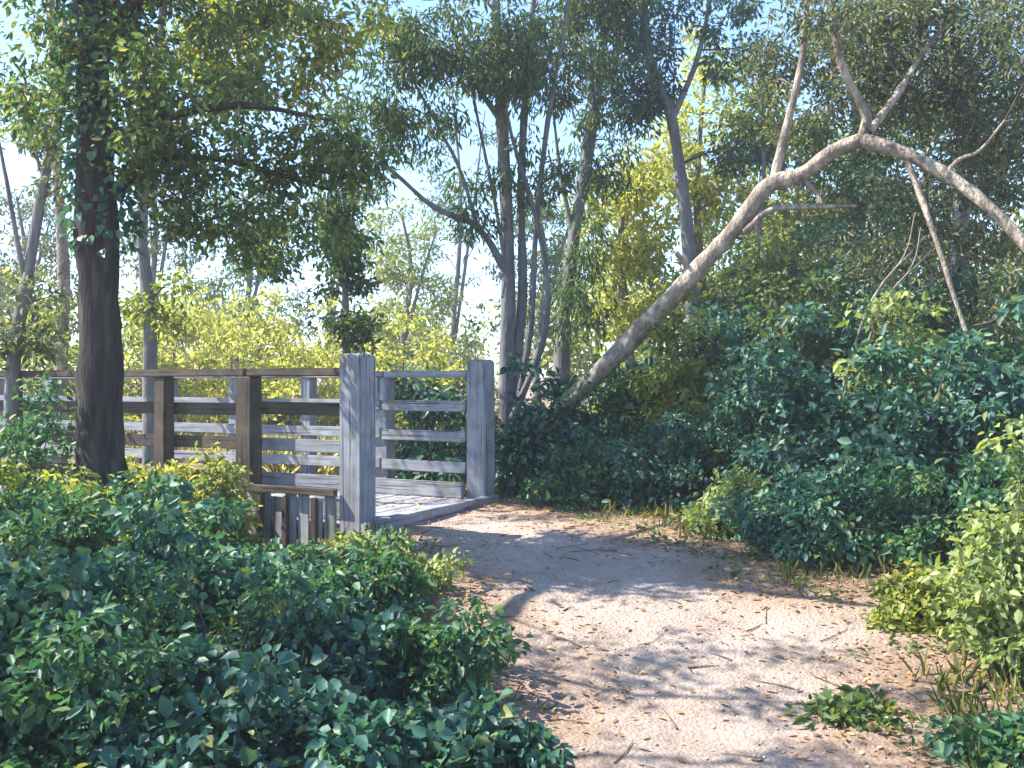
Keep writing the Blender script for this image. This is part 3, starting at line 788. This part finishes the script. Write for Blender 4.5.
for x, y, h, lab in FB:
    b = np.array([x, y, gz(x, y) - .1])
    make_tree('distant_tree', lab, 'tree', b, [([b, b + [0.1, 0, h * .4], b + [-.1, 0, h * .8]], .16, .05)],
              [(b + [0, 0, h * .55], (3.6, 2.2, h * .42), 70)], 'lime', 'grey', .3, .6, 40, .75, .4)


# ------------------------------------------------------------------ leaf litter, twigs and grass
n = 24000
x = R.uniform(-1.6, 5.5, n); y = R.uniform(2.8, 10, n) 
d = path_d(x, y)
keep = (R.random(n) < np.where(d < -.75, .10 + .12 * vnoise(x, y, 1.9, 12), np.where(d < -.3, .3 + .3 * vnoise(x, y, 1.9, 12), .85)))
x, y, d = x[keep], y[keep], d[keep]; n = len(x)
z = np.where(d < 0, path_h(x, y), ground_h(x, y)) + .006
D = unit(n); D[:, 2] *= .15
N = unit(n) * .35; N[:, 2] += 1
V, Q = leaf_mesh(np.stack([x, y, z], 1), D, N, R.uniform(.015, .055, n), .5, -.2)
o = link('leaf_litter', np_mesh('leaf_litter', V, Q), LITTER); tag(o, 'dry brown fallen leaves scattered over the dirt path and its edges', 'fallen leaves', kind='stuff')

n = 260
lx = np.abs(R.normal(size=n)) * 1.4; ly = R.uniform(-.8, .8, n)
pt = BO[None] + lx[:, None] * BD[None] - ly[:, None] * BN[None]
D = unit(n); D[:, 2] *= .1; N = unit(n) * .3; N[:, 2] += 1
V, Q = leaf_mesh(np.column_stack([pt, np.full(n, DECK + .006)]), D, N, R.uniform(.02, .06, n), .5, -.2)
o = link('deck_litter', np_mesh('deck_litter', V, Q), LITTER); tag(o, 'dry leaves blown onto the bridge deck', 'fallen leaves', kind='stuff')
n = 2600
x = R.uniform(-1.4, 3.6, n); y = R.uniform(2.9, 9.2, n); d = path_d(x, y)
k = d < .1; x, y, d = x[k], y[k], d[k]; n = len(x)
sz = .004 + .011 * R.random(n) ** 3
oct_ = np.array([[1, 0, 0], [0, 1, 0], [-1, 0, 0], [0, -1, 0], [.1, .1, .6], [0, 0, -.5]], float)
V = oct_[None] * sz[:, None, None] * R.uniform(.6, 1.4, (n, 6, 1)) + np.stack([x, y, path_h(x, y) + sz * .25], 1)[:, None, :]
T3 = np.array([[0, 1, 4], [1, 2, 4], [2, 3, 4], [3, 0, 4], [1, 0, 5], [2, 1, 5], [3, 2, 5], [0, 3, 5]])
Q = (np.arange(n)[:, None, None] * 6 + T3[None]).reshape(-1, 3)
o = link('pebbles', np_mesh('pebbles', V.reshape(-1, 3), Q, True), leaf_mat('pebble', [(.16, .13, .11), (.34, .29, .25), (.5, .45, .4)], 0, .9)); tag(o, 'small pebbles lying loose on the dirt path', 'pebbles', kind='stuff')
tw = Tubes()
for i in range(220):
    x, y = R.uniform(-1.3, 4.5), R.uniform(3.2, 9)
    if path_d(x, y) > .9 or x + .9 * y < 5.2 - 2: continue
    a = R.uniform(0, np.pi); l = R.uniform(.05, .26); q = []
    for f in (-.5, .05, .5):
        xx, yy = x + np.cos(a) * l * f + R.normal() * .012, y + np.sin(a) * l * f + R.normal() * .012
        q.append([xx, yy, max(float(path_h(xx, yy)), float(ground_h(xx, yy))) + .006])
    tw.add(q, R.uniform(.002, .006), .0015, seg=5, sub=2)
o = tw.build('fallen_twigs', BK['twig'], None); tag(o, 'thin broken twigs strewn over the dirt path', 'twigs', kind='stuff')

# seedlings and low weeds along the path edges
k = 420
cx = R.uniform(-1.8, 4.5, 6000); cy = R.uniform(3.2, 9.6, 6000); cd = path_d(cx, cy)
ok = ~(((cx - BO[0]) * BD[0] + (cy - BO[1]) * BD[1] > -.2) & (np.abs((cx - BO[0]) * BN[0] + (cy - BO[1]) * BN[1]) < 1.2)) & (cd > -.22) & (cd < .55) & (vnoise(cx, cy, 2.6, 31) > -.1)
cx, cy = cx[ok][:k], cy[ok][:k]; per_ = R.integers(5, 16, len(cx)); idx = np.repeat(np.arange(len(cx)), per_)
sp = .05 * R.normal(size=(len(idx), 2)); X_ = cx[idx] + sp[:, 0]; Y_ = cy[idx] + sp[:, 1]
Z_ = np.maximum(path_h(X_, Y_), ground_h(X_, Y_)) + .05 * R.random(len(idx)) ** 2
D = np.stack([sp[:, 0] * 12, sp[:, 1] * 12, R.uniform(.1, .9, len(idx))], 1) + .4 * unit(len(idx)); N = unit(len(idx)) * .5; N[:, 2] += 1
V, Q = leaf_mesh(np.stack([X_, Y_, Z_], 1), D, N, R.uniform(.02, .055, len(idx)), .5)
o = link('low_weeds', np_mesh('low_weeds', V, Q), LM['oak']); tag(o, 'tiny green weeds and seedlings along the path edges', 'weeds', kind='stuff')
n = 60000
x = R.uniform(-3.5, 6.0, n); y = R.uniform(2.6, 11, n); d = path_d(x, y)
dens = np.clip(vnoise(x, y, 1.7, 8) * .9 + .35, 0, 1)
on_deck = ((x - BO[0]) * BD[0] + (y - BO[1]) * BD[1] > -.2) & (np.abs((x - BO[0]) * BN[0] + (y - BO[1]) * BN[1]) < 1.2)
keep = (d > .02) & ~on_deck & (R.random(n) < dens * np.where(d < .4, .95, .3))
x, y = x[keep], y[keep]; n = len(x)
D = unit(n) * .5; D[:, 2] = 1
N = unit(n); N[:, 2] *= .2
V, Q = leaf_mesh(np.stack([x, y, ground_h(x, y) - .01], 1), D, N, R.uniform(.05, .17, n), .07, .5)
o = link('grass', np_mesh('grass', V, Q), GRASS); tag(o, 'thin tufts of grass along both edges of the dirt path', 'grass', kind='stuff')
n = 60000
r = R.random(n); y = 14.5 + 18 * r ** 1.3; x = (R.random(n) - .5) * 1.25 * y
u = (x - BO[0]) * BD[0] + (y - BO[1]) * BD[1]
keep = (np.abs(u - 3.4) > 1.0) & (vnoise(x, y, .8, 9) > -.35)
x, y = x[keep], y[keep]; n = len(x)
D = unit(n) * .45; D[:, 2] = 1
N = unit(n); N[:, 2] *= .2
V, Q = leaf_mesh(np.stack([x, y, ground_h(x, y) - .01], 1), D, N, R.uniform(.12, .38, n), .09, .5)
o = link('meadow_grass', np_mesh('meadow_grass', V, Q), leaf_mat('dry_meadow', [(.16, .16, .05), (.3, .27, .12), (.42, .37, .2), (.5, .46, .3)], .4, .6)); tag(o, 'dry sunlit meadow grass beyond the bridge', 'grass', kind='stuff')

# ------------------------------------------------------------------ camera, sun, sky
cam = bpy.data.cameras.new('camera'); co = bpy.data.objects.new('camera', cam); COL.objects.link(co)
co.location = (0, 0, EYE); co.rotation_euler = (math.radians(90), 0, 0)
cam.sensor_width = 36; cam.lens = F / 1024 * 36; cam.clip_end = 2000; cam.clip_start = .05
SC.camera = co

EL, AZ = math.radians(50), math.radians(-86)        # azimuth measured from +Y towards +X
S = np.array([math.sin(AZ) * math.cos(EL), math.cos(AZ) * math.cos(EL), math.sin(EL)])
sun = bpy.data.lights.new('sun', 'SUN'); so = bpy.data.objects.new('sun', sun); COL.objects.link(so)
sun.energy = 5.0; sun.angle = math.radians(.5); sun.color = (1, .93, .82)
from mathutils import Vector
so.rotation_euler = Vector(-S).to_track_quat('-Z', 'Y').to_euler()
so.location = (0, 0, 30)
w = bpy.data.worlds.new('World'); SC.world = w; w.use_nodes = True
nt = w.node_tree
bg = nt.nodes['Background']
sky = nt.nodes.new('ShaderNodeTexSky'); sky.sky_type = 'NISHITA'; sky.sun_disc = False
sky.sun_elevation = EL; sky.sun_rotation = AZ; sky.dust_density = .6; sky.air_density = 1.1; sky.ozone_density = 4.0; sky.altitude = 2000
nt.links.new(sky.outputs[0], bg.inputs['Color']); bg.inputs['Strength'].default_value = .15
SC.view_settings.view_transform = 'Standard'; SC.view_settings.look = 'None'
SC.view_settings.gamma = 1; SC.view_settings.exposure = 1.58
SC.cycles.max_bounces = 6; SC.cycles.diffuse_bounces = 3; SC.cycles.glossy_bounces = 2; SC.cycles.transmission_bounces = 4
SC.cycles.use_denoising = True

# ------------------------------------------------------------------ thin morning haze in one closed box round the whole place
bpy.context.view_layer.update()
lo = np.full(3, 1e9); hi = np.full(3, -1e9)
for o in COL.objects:
    if o.type == 'MESH':
        for c in o.bound_box:
            q = np.array(o.matrix_world @ Vector(c)); lo = np.minimum(lo, q); hi = np.maximum(hi, q)
lo -= [2, 2, 1]; hi += [2, 2, .5]
me = box_mesh('haze', *(hi - lo), bev=0)
hz = bpy.data.objects.new('haze', me); COL.objects.link(hz)
hz.location = ((lo[0] + hi[0]) / 2, (lo[1] + hi[1]) / 2, lo[2]); hz['kind'] = 'stuff'
tag(hz, 'pale thin haze in the air between the trees', 'haze')
m, nt, out = new_mat('thin_haze')
v = nt.nodes.new('ShaderNodeVolumePrincipled'); v.inputs['Density'].default_value = .0025
v.inputs['Color'].default_value = (.86, .91, 1, 1); v.inputs['Anisotropy'].default_value = .2
nt.links.new(v.outputs[0], out.inputs['Volume']); me.materials.append(m)
